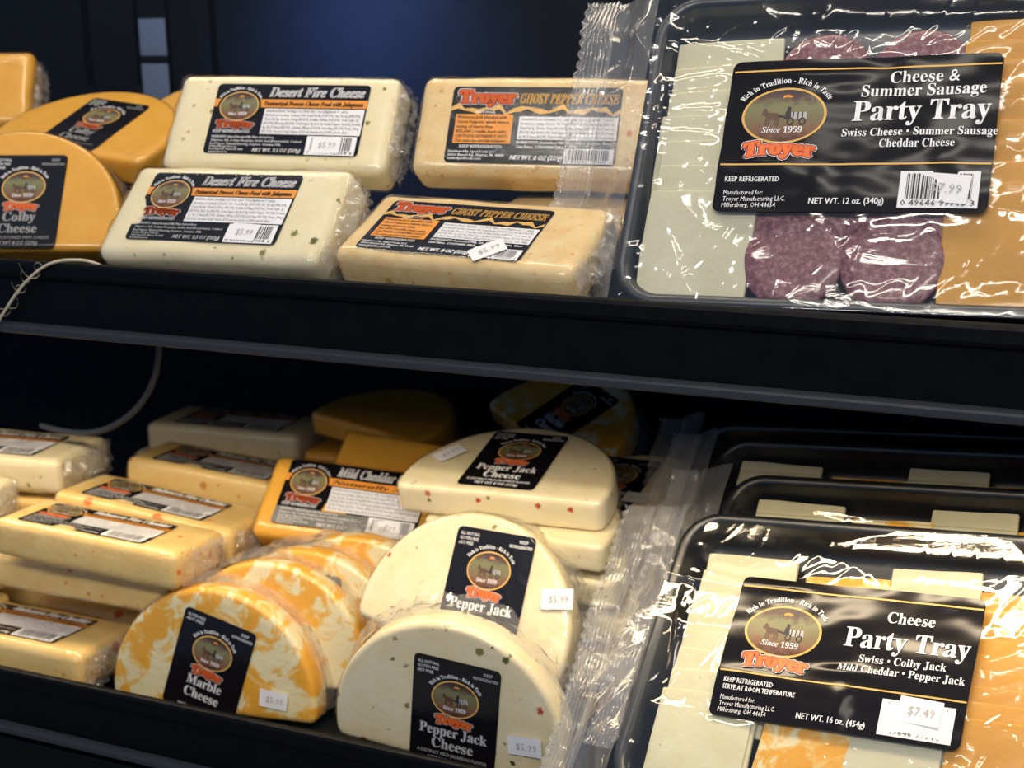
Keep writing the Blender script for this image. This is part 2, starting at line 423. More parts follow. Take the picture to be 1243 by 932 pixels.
def emblem(art, cx, cy, rx, ry, since=True):
    art.oval(cx, cy, rx, ry, 'ink_gold', 0)
    ir, iy = rx - .06 * rx, ry - .06 * ry - .02
    art.oval(cx, cy, ir, iy, 'picture_print', 1, hue=lambda x, y: (y - cy) / iy * .5 + .5)
    art.add([(cx + dx * ir, cy + dy * iy) for dx, dy in [(-.08, .66), (.02, .70), (.14, .68), (.18, .74), (.05, .80), (-.06, .77)]], [(0, 1, 2, 3, 4, 5)], 'ink_orange', 2)
    P = lambda L: [(cx + a * ir, cy + b * iy) for a, b in L]
    # horse: body, neck and head, four legs, tail
    art.poly(P([(-.50, .28), (-.44, .22), (-.40, .10), (-.16, .08), (-.10, .00), (-.12, -.18), (-.42, -.18), (-.46, -.05)]), 'ink_brown', 2)
    art.poly(P([(-.50, .28), (-.54, .16), (-.56, .02), (-.50, .02), (-.46, -.05), (-.40, .10), (-.44, .22)]), 'ink_brown', 3)
    for lx in (-.43, -.36, -.20, -.13): art.poly(P([(lx - .02, -.15), (lx + .03, -.15), (lx + .02, -.42), (lx - .02, -.42)]), 'ink_brown', 3)
    # harness, driver, cart with load and wheels
    art.poly(P([(-.14, .02), (.10, -.04), (.10, -.12), (-.14, -.06)]), 'ink_dark', 3)
    art.poly(P([(.06, .18), (.16, .22), (.20, -.14), (.02, -.14)]), 'ink_dark', 4)
    art.oval(cx + .12 * ir, cy + .26 * iy, .05 * ir, .07 * iy, 'ink_dark', 4, n=10)
    art.poly(P([(.14, .12), (.56, .12), (.58, -.16), (.10, -.16)]), 'ink_faint', 3)
    for lx in (.24, .36, .47): art.poly(P([(lx - .015, .12), (lx + .015, .12), (lx + .015, -.16), (lx - .015, -.16)]), 'ink_dark', 4)
    for lx in (.18, .48): art.oval(cx + lx * ir, cy - .24 * iy, .09 * ir, .15 * iy, 'ink_dark', 4, r0=.035 * ir, n=14)
    if since: art.text('Since 1959', cx, cy - .62 * ry, ry * .30, font=BOLDIT, align='c', width=rx * .95, lay=5)
    art.text('Rich in Tradition - Rich in Taste', 0, 0, ry * .29, font=SERIF, align='c', width=rx * 2.45, lay=3, arc=(cx, cy, rx * 1.12, ry / rx * .98 + .04), res=1)
def brand(art, cx, cy, w, h, s='Troyer', curve=0.12):
    V, F = text_geo(s, SERIF, 0.0, 3)
    xs = [v[0] for v in V]; a, b = min(xs), max(xs)
    def f(VV, dx, dy): return [(cx + dx * h + ((u - a) / (b - a) - .5) * w, cy + dy * h + (v / .7) * h - curve * h * 2 * (((u - a) / (b - a) - .5) * 2) ** 2) for u, v in VV]
    for r, mt, ly in ((.21, 'ink_white', 5), (.16, 'ink_dark', 6), (.11, 'ink_red', 7), (.05, 'ink_flame', 8)):
        for q in range(8): art.add(f(V, r * math.cos(q * PI / 4), r * .8 * math.sin(q * PI / 4)), F, mt, ly)
random.seed(7)
def barcode(art, x0, y0, x1, y1, digits, lay=0):
    art.rect(x0, y0, x1, y1, 'paper', lay)
    rnd = random.Random(3); x = x0 + (x1 - x0) * .09; e = x1 - (x1 - x0) * .09; u = (e - x) / 62; h = y1 - y0
    while x < e:
        w = u * rnd.choice((.7, .7, 1.3, 1.9)); art.rect(x, y0 + h * .24, min(x + w, e), y1 - h * .07, 'ink_dark', lay + 1); x += w + u * rnd.choice((.8, .8, 1.3, 1.8))
    art.text(digits, (x0 + x1) / 2, y0 + h * .06, h * .22, 'ink_dark', align='c', width=(x1 - x0) * .92, lay=lay + 2, res=1, bold=.01)
def rows(art, lines, x, y, dy, size, mat='ink_white', width=None, bold=0.045, **k):
    for i, s in enumerate(lines): art.text(s, x, y - i * dy, size, mat, bold=bold, res=1, width=(width if isinstance(width, (int, float)) else (width[i] if width else None)), **k)
NUTR = ['Nutrition Facts: Servings: 9.5, Serv. Size: 1oz (28g/about 1" cube),', 'Amount per serving: Calories 100, Total Fat 8g (10% DV), Sat. Fat 6g (30% DV),',
        'Trans Fat 0g, Cholest. 25mg (8% DV), Sodium 360mg (16% DV), Total Carb. 1g', '(0% DV), Fiber 0g (0% DV), Total Sugars 0g (Incl. 0g Added Sugars, 0% DV), Protein',
        '6g, Vit. D 0mcg (0% DV), Calcium 183mg (15% DV), Iron 0mg (0% DV), Potas. 20mg', '(0% DV). Percent Daily Values (DV) are based on a 2,000 calorie diet.']
INGR = ['INGREDIENTS: Cultured Pasteurized Milk, Water, Red and Green', 'Jalapenos, Salt, Sodium Phosphate, Sorbic Acid (Preservative), Crushed', 'Red Pepper, Natural Flavoring, Enzymes. Contains: Milk.']
DIST = ['Distributed By: Lipari Foods, LLC.', '26661 Bunert Rd., Warren, MI. 48089', 'www.liparifoods.com']
def bar_label(title, sub, net, digits, slate=False, sub_len=None):
    """bar label 12 x 5.8 units: returns the printed pieces as (name, mesh)"""
    out = []; W, H = 12, 5.8
    out.append(('label', rounded_rect_mesh('label', W, H, .35, 'label_black')))
    e = Art(); e.rect(-6 + .02, .95, 5.98, 1.62, 'ink_orange', 0); e.oval(-3.95, 1.0, 1.72, 1.40, 'label_black', 1); e.lift = .045; emblem(e, -3.95, 1.0, 1.55, 1.22, since=True); brand(e, -3.95, -.72, 2.9, .62); out.append(('emblem', e.mesh('emblem')))
    n = Art(lift=.045); n.rect(-1.85, -1.25, 5.9, .85, 'paper', 0); rows(n, NUTR, -1.72, .56, .335, .30, 'ink_grey', width=[6.4, 7.4, 7.3, 7.5, 7.45, 6.6]); out.append(('nutrition_panel', n.mesh('nutrition_panel')))
    t = Art(lift=.05); t.text(title, -1.75, 1.82, 1.2, font=BOLDIT, width=7.4, bold=.05); t.text(sub, -2.0, 1.10, .50, 'ink_dark', BOLDIT, width=7.7, lay=2, bold=.03)
    t.text('KEEP REFRIGERATED', -5.55, -1.2, .36, bold=.07, width=2.9)
    if slate:
        t.rect(-5.98, -2.85, 1.9, -1.38, 'slate_panel', 0)
    rows(t, INGR, -5.55, -1.62, .29, .27, width=[4.9, 7.1, 5.6] if not slate else [4.9, 6.9, 5.6], lay=2); rows(t, DIST, -5.55, -2.24 - .16, .22, .22, width=[2.2, 2.7, 1.5], lay=2)
    t.text(net, -2.1, -2.7, .42, font=None, bold=.07, shear=.18, width=3.7, lay=2); out.append(('lettering', t.mesh('lettering')))
    b = Art(lift=.055); barcode(b, 1.95, -2.85, 5.75, -1.35, digits); out.append(('barcode', b.mesh('barcode')))
    return out
def ghost_label():
    out = [('label', rounded_rect_mesh('label', 12, 5.8, .35, 'label_black'))]
    e = Art(lift=.04)
    V = []
    for i in range(25):
        x = -5.98 + 11.96 * i / 24; y = 1.05 + .18 * math.sin(i * 1.3) + .12 * math.sin(i * 2.9); V += [(x, y - .07), (x, y + .22 + .16 * math.sin(i * 2.1))]
    e.add(V, [(2 * i, 2 * i + 2, 2 * i + 3, 2 * i + 1) for i in range(24)], 'ink_gold', 0)
    brand(e, -3.45, 1.62, 4.0, .95, curve=0); out.append(('emblem', e.mesh('emblem')))
    n = Art(lift=.045); n.rect(-1.0, -1.10, 5.9, .62, 'paper', 0); rows(n, NUTR[:5], -.88, .32, .33, .30, 'ink_grey', width=[6.5, 6.6, 6.55, 6.6, 6.6]); out.append(('nutrition_panel', n.mesh('nutrition_panel')))
    o = Art(lift=.045); o.rect(-5.55, -1.45, -1.45, .75, 'ink_orange', 0)
    rows(o, ['Monterey Jack blended with', 'Ghost Peppers, which have a', 'rating of more than', '855,000 Scoville heat units'], -5.4, .42, .36, .33, 'ink_dark', width=[3.5, 3.7, 2.6, 3.6], lay=2)
    rows(o, ['CAUTION: EXTREMELY HOT!', 'Can cause eye and skin irritation'], -5.4, -1.02, .33, .32, 'ink_dark', width=[3.7, 3.6], lay=2); out.append(('warning_panel', o.mesh('warning_panel')))
    t = Art(lift=.05); t.text('GHOST PEPPER CHEESE', -1.1, 1.62, 1.1, 'ink_gold', BOLDIT, width=6.9, bold=.03); t.text('rBST Free', -3.5, .83, .30, bold=.03, align='c', width=1.4)
    t.text('KEEP REFRIGERATED', -5.0, -1.80, .32, bold=.03, width=3.0); rows(t, ['INGREDIENTS: Pasteurized Milk, Salt, Cultures, Enzymes, Ghost', 'Chili Flakes. CONTAINS: MILK'], -1.0, -1.42, .34, .30, width=[6.6, 3.4])
    rows(t, DIST, -5.75, -2.16, .26, .26, width=[3.4, 4.0, 2.4]); t.text('NET WT. 8 OZ (227g)', -1.3, -2.62, .46, bold=.07, shear=.2, width=3.6); out.append(('lettering', t.mesh('lettering')))
    b = Art(lift=.055); barcode(b, 2.45, -2.85, 5.85, -1.75, '0 49646 99302 1'); out.append(('barcode', b.mesh('barcode')))
    return out
def moon_label(l1, l2, flavour, left):
    out = [('label', rounded_rect_mesh('label', 6, 7.9, .4, 'label_black', nx=8, ny=10))]
    e = Art(lift=.04); emblem(e, 0, 1.15, 1.65, 1.35); brand(e, 0, -.72, 2.5, .66); out.append(('emblem', e.mesh('emblem')))
    t = Art(lift=.05); rows(t, left, -2.7, 3.38, .34, .32, bold=.0, width=[1.5, 1.45, 1.1][:len(left)])
    t.text('KEEP', 2.15, 3.38, .32, bold=.03, align='c', width=.62); t.text('REFRIGERATED', 2.0, 3.02, .30, bold=.02, align='c', width=1.7)
    for k, s in enumerate((l1, l2)): t.text(s, 0, -1.72 - .98 * k, 1.08, font=SERIF, align='c', width=min(4.7, .44 * len(s) + .25), bold=.02)
    if flavour: t.text(flavour, 0, -3.22, .34, align='c', width=4.9, bold=.01)
    t.text('NET WT 8 OZ (227g)', 0, -3.68, .40, align='c', width=3.3, bold=.02); out.append(('lettering', t.mesh('lettering')))
    return out

LW, LH = 14.5, 9.0
def tray_warp(seed, big=None):
    def w(x, y):
        s = .16 * noise.noise(Vector((x * .16 + seed, y * .42, seed))) + .05 * noise.noise(Vector((x * .5, y * .9 + seed, 3)))
        if big:
            for (cx, cy, rx, ry, a) in big: s += a * math.exp(-((x - cx) / rx) ** 2 - ((y - cy) / ry) ** 2)
        return s
    return w
def tray_label(warp, head, sub, keep, net, digits):
    out = [('label', rounded_rect_mesh('label', LW, LH, .45, 'label_black', warp, nx=70, ny=44))]
    e = Art(warp, .035)
    for y in (3.85, -1.75): e.rect(-7.1, y - .05, 7.2, y + .05, 'ink_gold', 0, n=60)
    emblem(e, -3.95, 1.15, 2.35, 1.65); brand(e, -3.95, -1.15, 3.9, .85); out.append(('emblem', e.mesh('emblem')))
    t = Art(warp, .045)
    for k, s in enumerate(head): t.text(s, 3.35, (2.95 if len(head) > 1 else 2.45) - k * .78, .98, font=SERIF, align='c', width=.46 * len(s) * (.98 if k == 0 else 1.0))
    t.text('Party Tray', 3.35, .75, 1.72, font=SERIF, align='c', width=7.1, bold=.012)
    for k, s in enumerate(sub): t.text(s, 3.35, -.15 - k * .66, .66, font=SERIF, align='c', width=.275 * len(s))
    rows(t, keep, -6.7, -2.75 if len(keep) == 1 else -2.45, .42, .42, bold=.03, width=[.178 * len(s) for s in keep])
    rows(t, ['Manufactured for:', 'Troyer Manufacturing LLC.', 'Millersburg, OH 44654'], -6.7, -3.5, .37, .40, bold=.0, width=[2.2, 3.5, 3.0])
    t.text(net, -1.9, -4.05, .50, bold=.03, width=3.95); out.append(('lettering', t.mesh('lettering')))
    b = Art(warp, .05); barcode(b, 2.75, -4.25, 6.75, -2.2, digits); out.append(('barcode', b.mesh('barcode')))
    return out
def sticker_meshes(price, w=2.3, h=1.4):
    s = rounded_rect_mesh('price_sticker', w, h, .06, 'paper', warp=lambda x, y: .03 * math.sin(x * 1.3 + y), nx=6, ny=4)
    t = Art(lambda x, y: .03 * math.sin(x * 1.3 + y), .03); t.text(price, .12, -.25, .68, 'ink_faint', align='c', width=w * .62, res=1); return s, t.mesh('lettering')
STK = {p: sticker_meshes(p) for p in ('$5.99', '$7.99', '$7.49')}
def add_sticker(parent, price, x, y, z, rot=0.0, sc=1.0):
    s, t = STK[price]; o = link('price_sticker', s, parent, Vector((x, y, z)) - Vector(parent['_base']), (0, 0, rot), label='small white price sticker'); o.scale = (sc, sc, sc); link('lettering', t, o)

# ------------------------------------------------------------------ placing
def pose(yaw, lean, roll):
    y, l, r = map(math.radians, (yaw, lean, roll)); return Matrix.Rotation(y, 3, 'Z') @ Matrix.Rotation(PI / 2 - l, 3, 'X') @ Matrix.Rotation(r, 3, 'Z')
def thing(name, ylr, loc, s, base, label, cat, group=None):
    """Empty at the base of the thing; children keep coordinates about the printed face's centre"""
    R = pose(*ylr); o = bpy.data.objects.new(name, None); COL.objects.link(o); o.empty_display_size = .5
    b = R @ (Vector(base) * s); o.matrix_world = Matrix.Translation((Vector(loc) + b) * U) @ R.to_4x4() @ Matrix.Scale(s * U, 4)
    o['label'] = label; o['category'] = cat; o['_base'] = list(base)
    if group: o['group'] = group
    return o
def part(root, name, me, off=(0, 0, 0), **k):
    return link(name, me, root, Vector(off) - Vector(root['_base']), **k)
def put_label(root, pieces, off, z=0.06):
    lab = part(root, 'label', pieces[0][1], (off[0], off[1], off[2] + z))
    for n, me in pieces[1:]: link(n, me, lab)
    return lab

# ------------------------------------------------------------------ the setting
wall = link('wall_back', mesh_from('wall_back', *rbox(300, 110, 1.5, .1, 60), 'wall_paint', smooth=False), None, (Vector((-60, 46, 10)) * U), (PI / 2, 0, 0)); wall.scale = (U,) * 3; wall['kind'] = 'structure'
for k, (x, w, zc, hh) in enumerate([(-104, 1.2, 30, 40), (-97.5, .8, 30, 40), (-93.5, .7, 12, 22), (-88, .9, 20, 30), (-40, 1.0, 30, 50)]):
    o = link('wall_upright', mesh_from('wall_upright', *rbox(w, hh, .6, .1, 20), 'shelf_paint', smooth=False), None, Vector((x, 45.98, zc)) * U, (PI / 2, 0, 0)); o.scale = (U,) * 3; o['kind'] = 'structure'
def extrude_profile(name, prof, x0, x1, mat, n=1):
    V = []; F = []; m = len(prof)
    for i in range(n + 1):
        x = x0 + (x1 - x0) * i / n; V += [(x, y, z) for (y, z) in prof]
    for i in range(n):
        for k in range(m): a = i * m + k; b = i * m + (k + 1) % m; F.append((a, a + m, b + m, b))
    F.append(tuple(range(m))); F.append(tuple(reversed(range(n * m, n * m + m))))
    return mesh_from(name, V, F, mat, smooth=False)
def shelf(x0, x1, y, z, label, dz=2.0):
    o = bpy.data.objects.new('display_shelf', None); COL.objects.link(o); o.location = Vector((0, y, z)) * U; o.scale = (U,) * 3
    o['label'] = label; o['category'] = 'shelf'; o['group'] = 'shelves of the cold case'
    link('deck', extrude_profile('deck', [(0.9, -dz), (0.9, -dz - .8), (45, -dz - .8), (45, -dz)], x0, x1, 'shelf_paint'), o)
    nose = [(0.7, -.15), (.55, -.03), (.25, 0), (.08, -.08), (0, -.3), (-.05, -1.0), (.05, -1.25), (.35, -1.38), (.42, -4.55), (.8, -4.7), (.8, -1.5), (.7, -1.4)]
    link('front_rail', extrude_profile('front_rail', nose, x0, x1, 'rail_plastic'), o)
    rim = [(.4, -4.58), (.1, -4.62), (-.12, -4.72), (-.2, -4.86), (-.2, -5.2), (-.1, -5.32), (1.2, -5.35), (1.2, -4.7)]
    link('bottom_rim', extrude_profile('bottom_rim', rim, x0, x1, 'rim_metal'), o)
    link('underside', extrude_profile('underside', [(1.2, -4.2), (1.2, -5.2), (45, -5.2), (45, -4.2)] if z > -5 else [(1.2, -4.2), (1.2, -5.2), (20, -5.2), (20, -4.2)], x0, x1, 'shelf_paint'), o)
    return o
shelf(-190, 60, 0, 0, 'black upper shelf with a thick front rail holding the top row of cheese')
shelf(-190, 60, -2, -31.1, 'black lower shelf whose dusty front rail crosses the bottom left corner', 3.4)

b_ = link('trim_1', mesh_from('trim_1', *rbox(260, 50, 4, .3, 60), 'shelf_paint', smooth=False), None, (Vector((-60, -1.0, -62.5)) * U), (PI / 2, 0, 0)); b_.scale = (U,) * 3; b_['kind'] = 'structure'
fl = link('floor', mesh_from('floor', [(-300, -300, -88), (200, -300, -88), (200, 60, -88), (-300, 60, -88)], [(0, 1, 2, 3)], 'slate_panel'), None); fl.scale = (U,) * 3; fl['kind'] = 'structure'

# ------------------------------------------------------------------ cheese bars
def wob(seed, a=.05, k=.35):
    def fn(p, d): return p + Vector((noise.noise(p * k + Vector((seed, 0, 0))), noise.noise(p * k + Vector((0, seed, 5))), noise.noise(p * k + Vector((7, 0, seed))))) * a
    return fn
def wrapfn(seed, flat=.02, side=.20, k=.9, half=8.0, t=3.4):
    def fn(p, d):
        q = p; r = ridge(Vector((q.x * k, q.y * k, q.z * k)) + Vector((seed, seed, 0)))
        front = 1.0 if q.z > -.25 else 0.0
        amp = flat if front else side * (0.4 + 0.9 * max(0, (abs(q.x) - half * .55) / half))
        dirn = d if d.length > .1 else (Vector((0, 0, 1 if q.z > -t / 2 else -1)))
        return q + dirn * (amp * r * r)
    return fn
BAR = {}
def bar_meshes(key, w, h, t, mat, seed):
    V, F = rbox(w, h, t, .8, .6, wob(seed, .12, .22)); c = mesh_from('cheese', V, F, mat)
    V, F = rbox(w + .16, h + .16, t + .16, .85, .45, wrapfn(seed + 9, half=w / 2, t=t)); V = [v + Vector((0, 0, .10)) for v in V]
    wr = mesh_from('wrapper', V, F, 'wrap_film')
    BAR[key] = (c, wr, w, h, t)
bar_meshes('desert', 17.4, 7.9, 3.4, 'desert_cheese', 1)
bar_meshes('ghost', 17.2, 7.6, 3.2, 'ghost_cheese', 2)
bar_meshes('fire', 17.6, 7.8, 3.3, 'fire_cheddar_cheese', 3)
bar_meshes('cheddar', 17.2, 7.2, 3.0, 'cheddar_cheese', 4)
bar_meshes('colby', 16.5, 7.9, 4.6, 'colby_cheese', 5)
def crumple(name, w, h, amp, seed, bulge=.5, n=44, mat='loose_film'):
    def fn(x, y):
        p = Vector((x * .8 + seed, y * .8, seed)); e = Vector((x * 2.1, y * 2.1 + seed, 1))
        z = amp * (ridge(p) - .5) + amp * .4 * (ridge(e) - .5) + bulge * (1 - (2 * x / w) ** 2) * (1 - (2 * y / h) ** 2)
        return (x + .5 * amp * noise.noise(p + Vector((9, 0, 0))), y + .5 * amp * noise.noise(p + Vector((0, 9, 0))), z)
    return grid_mesh(name, -w / 2, w / 2, -h / 2, h / 2, n, int(n * h / w) + 6, fn, mat)
TUCK = [crumple('wrapper_tuck', 3.0, 7.0, .7, 11 + 3 * i, bulge=.55, n=26) for i in range(3)]
desert_print = bar_label('Desert Fire Cheese', 'Pasteurized Process Cheese Food with Jalapenos', 'NET WT. 9.5 OZ (269g)', '0 49646 93058 6')
ghost_print = ghost_label()
fire_print = bar_label('Habanero Fire Cheddar', 'Pasteurized Process Cheese Food with Habaneros', 'NET WT. 9.5 OZ (269g)', '0 49646 93072 2')
mild_print = bar_label('Mild Cheddar Cheese', 'Naturally Aged', 'NET WT. 8 OZ (227g)', '0 49646 99211 9', slate=True)
def bar(key, prn, ylr, loc, s, off, label, group=None, sticker=None, tuck=True, name='cheese_bar'):
    c, wr, w, h, t = BAR[key]; ox, oy = off
    r = thing(name, ylr, loc, s, (-ox, -oy, -t) if ylr[1] > 60 else (-ox, -oy - h / 2, -t), label, 'cheese', group)
    part(r, 'cheese', c, (-ox, -oy, 0))
    part(r, 'wrapper', wr, (-ox, -oy, 0))
    if prn: put_label(r, prn, (0, 0, 0))
    if tuck: part(r, 'wrapper_tuck', TUCK[hash_of(label) % 3], (-ox + w / 2 + .15, -oy, -t / 2), rot=(0, PI / 2, 0))
    if sticker: add_sticker(r, *sticker)
    return r
def hash_of(s): return sum(ord(c) * (i + 1) for i, c in enumerate(s))
CAMP = Vector((0, -78, 15.65))
def rel(loc, s): return CAMP + (Vector(loc) - CAMP) * s       # keeps the bearing when a pack's true size turns out larger or smaller

GD = 'jalapeno cheese bars on the upper shelf'
bar('desert', desert_print, (-.6, 45.5, .9), rel((-57.7, 2.1, 4.0), 1.02), 1.02, (-.7, .2), 'white jalapeno cheese bar leaning at the front edge of the upper shelf', GD, ('$5.99', 3.3, -2.0, .16, -.05, .95))
bar('desert', desert_print, (8.9, 34.1, -1.0), (-57.9, 11.9, 9.2), 1.0, (.6, .1), 'white jalapeno cheese bar standing behind and above its twin on the upper shelf', GD, ('$5.99', 3.5, -2.05, .16, .0, .95))
bar('desert', None, (4, 88, 3), (-52.0, 11.6, 1.7), 1.0, (0, 0), 'white cheese bar lying flat, only its end showing beneath the two leaning bars', GD)
GG = 'ghost pepper cheese bars on the upper shelf'
bar('ghost', ghost_print, (-1.9, 64.8, -2.2), rel((-41.0, 4.6, 2.9), 1.0), 1.0, (-1.1, -.2), 'ghost pepper cheese bar tilted back at the shelf edge, diamond-turned price sticker', GG, ('$5.99', 3.5, -2.1, .2, .75, 1.0))
bar('ghost', None, (3, 84, 2), (-33.0, 13.6, 3.6), 1.0, (0, 0), 'ghost pepper cheese bar lying flat between the upright one and the front one', GG)
bar('ghost', ghost_print, (9.9, 30.6, -.8), (-39.5, 14.1, 8.9), 1.0, (-.2, -.1), 'ghost pepper cheese bar standing upright behind the front one, partly behind the clear bag', GG)
bar('colby', mild_print, (28, 35, 0), (-105.0, 23.0, 10.8), 1.0, (-2.2, 0), 'orange cheese bar at the far upper left corner, dark label cut off by the frame')

GF = 'pale orange cheese bars stacked at the lower left'
fp = (-38.1, 96.8, 44.5)
bar('fire', fire_print, fp, rel((-79.3, 12.9, -24.7), .925), .925, (-.9, -.3), 'pale orange cheese bar on top of the lower left stack, front label facing up', GF)
fy = (-13.6, 95.4, 16.4)
bar('fire', None, (-20, 94, 24), (-74.9, 8.3, -25.1), .925, (0, 0), 'pale orange cheese bar under the top bar of the lower left stack, label hidden', GF)
bar('fire', fire_print, fy, rel((-80.2, 3.2, -29.8), 1.01), 1.01, (-.4, -.1), 'pale orange cheese bar lowest in front, under the stack beside the marble half-moons', GF)
bar('fire', fire_print, (-49.9, 98.5, 56.3), rel((-78.4, 19.7, -24.6), .94), .94, (-.6, -.2), 'pale orange cheese bar second row of the lower left, behind the front top bar', GF)
bar('fire', fire_print, (-49.9, 96.5, 56.3), (-73.5, 23.0, -21.6), .94, (-.6, -.2), 'pale orange cheese bar third row of the lower left, half in shadow', GF)
bar('fire', None, (-16, 90, 14), (-74.5, 12.5, -30.6), .98, (0, 0), 'pale orange cheese bar deep inside the lower left stack, almost hidden', GF)
bar('desert', desert_print, (-20, 88, 24), (-92.0, 15.5, -19.6), .95, (-.6, -.2), 'pale white cheese bar at the left frame edge, on the orange bars')
bar('desert', None, (-14, 90, 18), (-93.2, 6.5, -20.6), .92, (0, 0), 'pale white cheese bar corner poking in at the left edge, nearer of two pale ones')
bar('desert', desert_print, (-10, 90, 14), (-80.0, 35.0, -21.4), .95, (0, 0), 'dim pale cheese bar far back under the upper shelf, fourth row')

GC = 'orange cheddar bars on the lower shelf'
bar('cheddar', mild_print, (9.9, 46.8, -3.9), rel((-55.8, 15.1, -20.4), 1.02), 1.02, (-1.0, .35), 'orange mild cheddar bar leaning back behind the marble half-moons', GC, ('$5.99', 3.6, -2.15, .16, .1, .95))
bar('cheddar', None, (9.0, 48, -6), (-53.6, 23.4, -20.8), 1.0, (0, 0), 'orange cheddar bar tucked right behind the mild cheddar one, only its top showing', GC)

# ------------------------------------------------------------------ half-moon cheeses
MOON = {}
def moon_meshes(key, chord, mat, seed, R=8.1, t=2.45):
    fn = lambda q, z: wob(seed, .05)(q, None)
    V, F = dsolid(R, chord, t, .45, fn); c = mesh_from('cheese', V, F, mat)
    def wf(q, z):
        rad = math.hypot(q.x, q.y); side = -.35 > q.z
        r = ridge(Vector((q.x * .55, q.y * .55, q.z * 1.3)) + Vector((seed, 0, seed))); a = (.24 if side else .015)
        back = max(0, min(1, (-q.z - .5) / t))
        if rad > .01 and side: return Vector((q.x * (1 + a * r * r / rad * (0.5 + back * 1.7)), q.y * (1 + a * r * r / rad * (0.5 + back * 1.7)), q.z - .3 * r * back))
        return q + Vector((0, 0, a * r))
    V, F = dsolid(R, chord, t, .5, wf, grow=.09); wr = mesh_from('wrapper', V, F, 'wrap_film')
    MOON[key] = (c, wr, R, chord, t)
moon_meshes('pepper_flat', 1.7, 'pepper_jack_cheese', 21)
moon_meshes('pepper_deep', 2.1, 'pepper_jack_cheese', 22)
moon_meshes('marble', 1.2, 'marble_cheese', 23, R=8.4, t=2.3)
moon_meshes('colby', 2.1, 'colby_cheese', 24)
ALLN = ['ALL NATURAL', 'GLUTEN FREE', 'rBST FREE']
pepper_print = moon_label('Pepper Jack', 'Cheese', 'A DISTINCT MILD JALAPENO FLAVOR', ALLN)
marble_print = moon_label('Marble', 'Cheese', None, ALLN[1:])
colby_print = moon_label('Colby', 'Cheese', 'A MILD FLAVORED FIRM CHEESE', ALLN)
def rim_film(R, chord, t, seed):
    """loose gathered film around the back rim of a half-moon"""
    V = []; F = []; n = 120; m = 8; a0 = -math.asin(chord / R) + .15
    for i in range(n + 1):
        a = a0 + (PI - 2 * a0) * i / n
        for j in range(m + 1):
            f = j / m; p = Vector((i * .25 + seed, f * 2.2, seed)); g = ridge(p) - .4
            rr = R + .12 + .42 * f + (.10 + .34 * f) * g; z = -t * .45 - t * .75 * f - .4 * g * f
            V.append((rr * math.cos(a), rr * math.sin(a), z))
    for i in range(n):
        for j in range(m): b = i * (m + 1) + j; F.append((b, b + m + 1, b + m + 2, b + 1))
    return mesh_from('wrapper_edge', V, F, 'loose_film')
RIMS = [rim_film(8.1, 2.0, 2.6, 31 + 5 * i) for i in range(3)]; RIM_M = rim_film(8.4, 1.7, 2.4, 77)
def moon(key, prn, ylr, loc, s, off, label, group=None, sticker=None, lroll=0.0, rim=True, extra=None):
    c, wr, R, chord, t = MOON[key]; cx, cy = off
    r = thing('half_moon_cheese', ylr, loc, s, (cx, cy - chord, -t if ylr[1] > 60 else -t / 2), label, 'cheese', group)
    br = math.radians(lroll)
    co = part(r, 'cheese', c, (cx, cy, 0), rot=(0, 0, br)); part(r, 'wrapper', wr, (cx, cy, 0), rot=(0, 0, br))
    if rim: part(r, 'wrapper_edge', RIM_M if key == 'marble' else RIMS[hash_of(label) % 3], (cx, cy, 0), rot=(0, 0, br))
    if prn: put_label(r, prn, (0, 0, 0), z=.07)
    if sticker: add_sticker(r, *sticker)
    return r
GP = 'pepper jack half-moons on the lower shelf'
moon('pepper_deep', pepper_print, (5.2, -3.6, -6.2), rel((-39.0, -1.1, -28.0), 1.03), 1.03, (-.45, -1.75), 'pepper jack half-moon standing nearest, at the lower shelf rail', GP, ('$5.99', 4.95, -.95, .22, .12, 1.0))
moon('pepper_flat', pepper_print, (.2, 30.0, -1.7), rel((-40.0, 6.1, -22.0), 1.022), 1.022, (-1.3, -3.0), 'pepper jack half-moon tilted back in the middle, price sticker at its right edge', GP, ('$5.99', 5.4, .1, .22, .17, 1.0), lroll=-8)
moon('pepper_flat', pepper_print, (-3.7, 76.1, 5.1), rel((-41.6, 14.8, -15.5), 1.025), 1.025, (.3, -3.0), 'pepper jack half-moon lying nearly flat on top of the middle pile', GP, ('$5.99', -5.2, -.1, .22, .95, 1.0), rim=False)
moon('pepper_flat', None, (-6, 78, 2), (-40.6, 15.8, -19.3), .92, (0, -2.6), 'pepper jack half-moon lying flat just under the topmost one', GP, rim=False)
moon('pepper_flat', None, (-2, 80, 2), (-40.2, 16.0, -22.3), .92, (0, -2.6), 'pepper jack half-moon lower in the middle pile, mostly hidden', GP, rim=False)
moon('pepper_flat', pepper_print, (-14, 72, 8), (-37.8, 26.0, -20.2), .9, (2.0, -3.0), 'pepper jack half-moon in clear wrap behind, left of the clear crumpled bags', GP, ('$5.99', 3.0, -2.0, .22, .0, 1.0))
GM = 'marble half-moons on the lower shelf'
mq = (8.3, 6.3, -16.3)
moon('marble', marble_print, mq, rel((-61.8, 3.5, -30.7), 1.0), 1.0, (.85, -2.2), 'marble cheese half-moon standing in front at the rail, label tilted', GM, ('$5.99', 5.6, -.3, .22, .20, .98), lroll=16)
moon('marble', None, (9, 9, 0), (-58.6, 6.2, -31.4), .97, (0, 0), 'marble cheese half-moon second in the marble row', GM)
moon('marble', marble_print, (10, 8, -6), (-57.2, 9.3, -28.4), .97, (.4, -2.8), 'marble cheese half-moon third in the marble row, top of its label showing', GM)
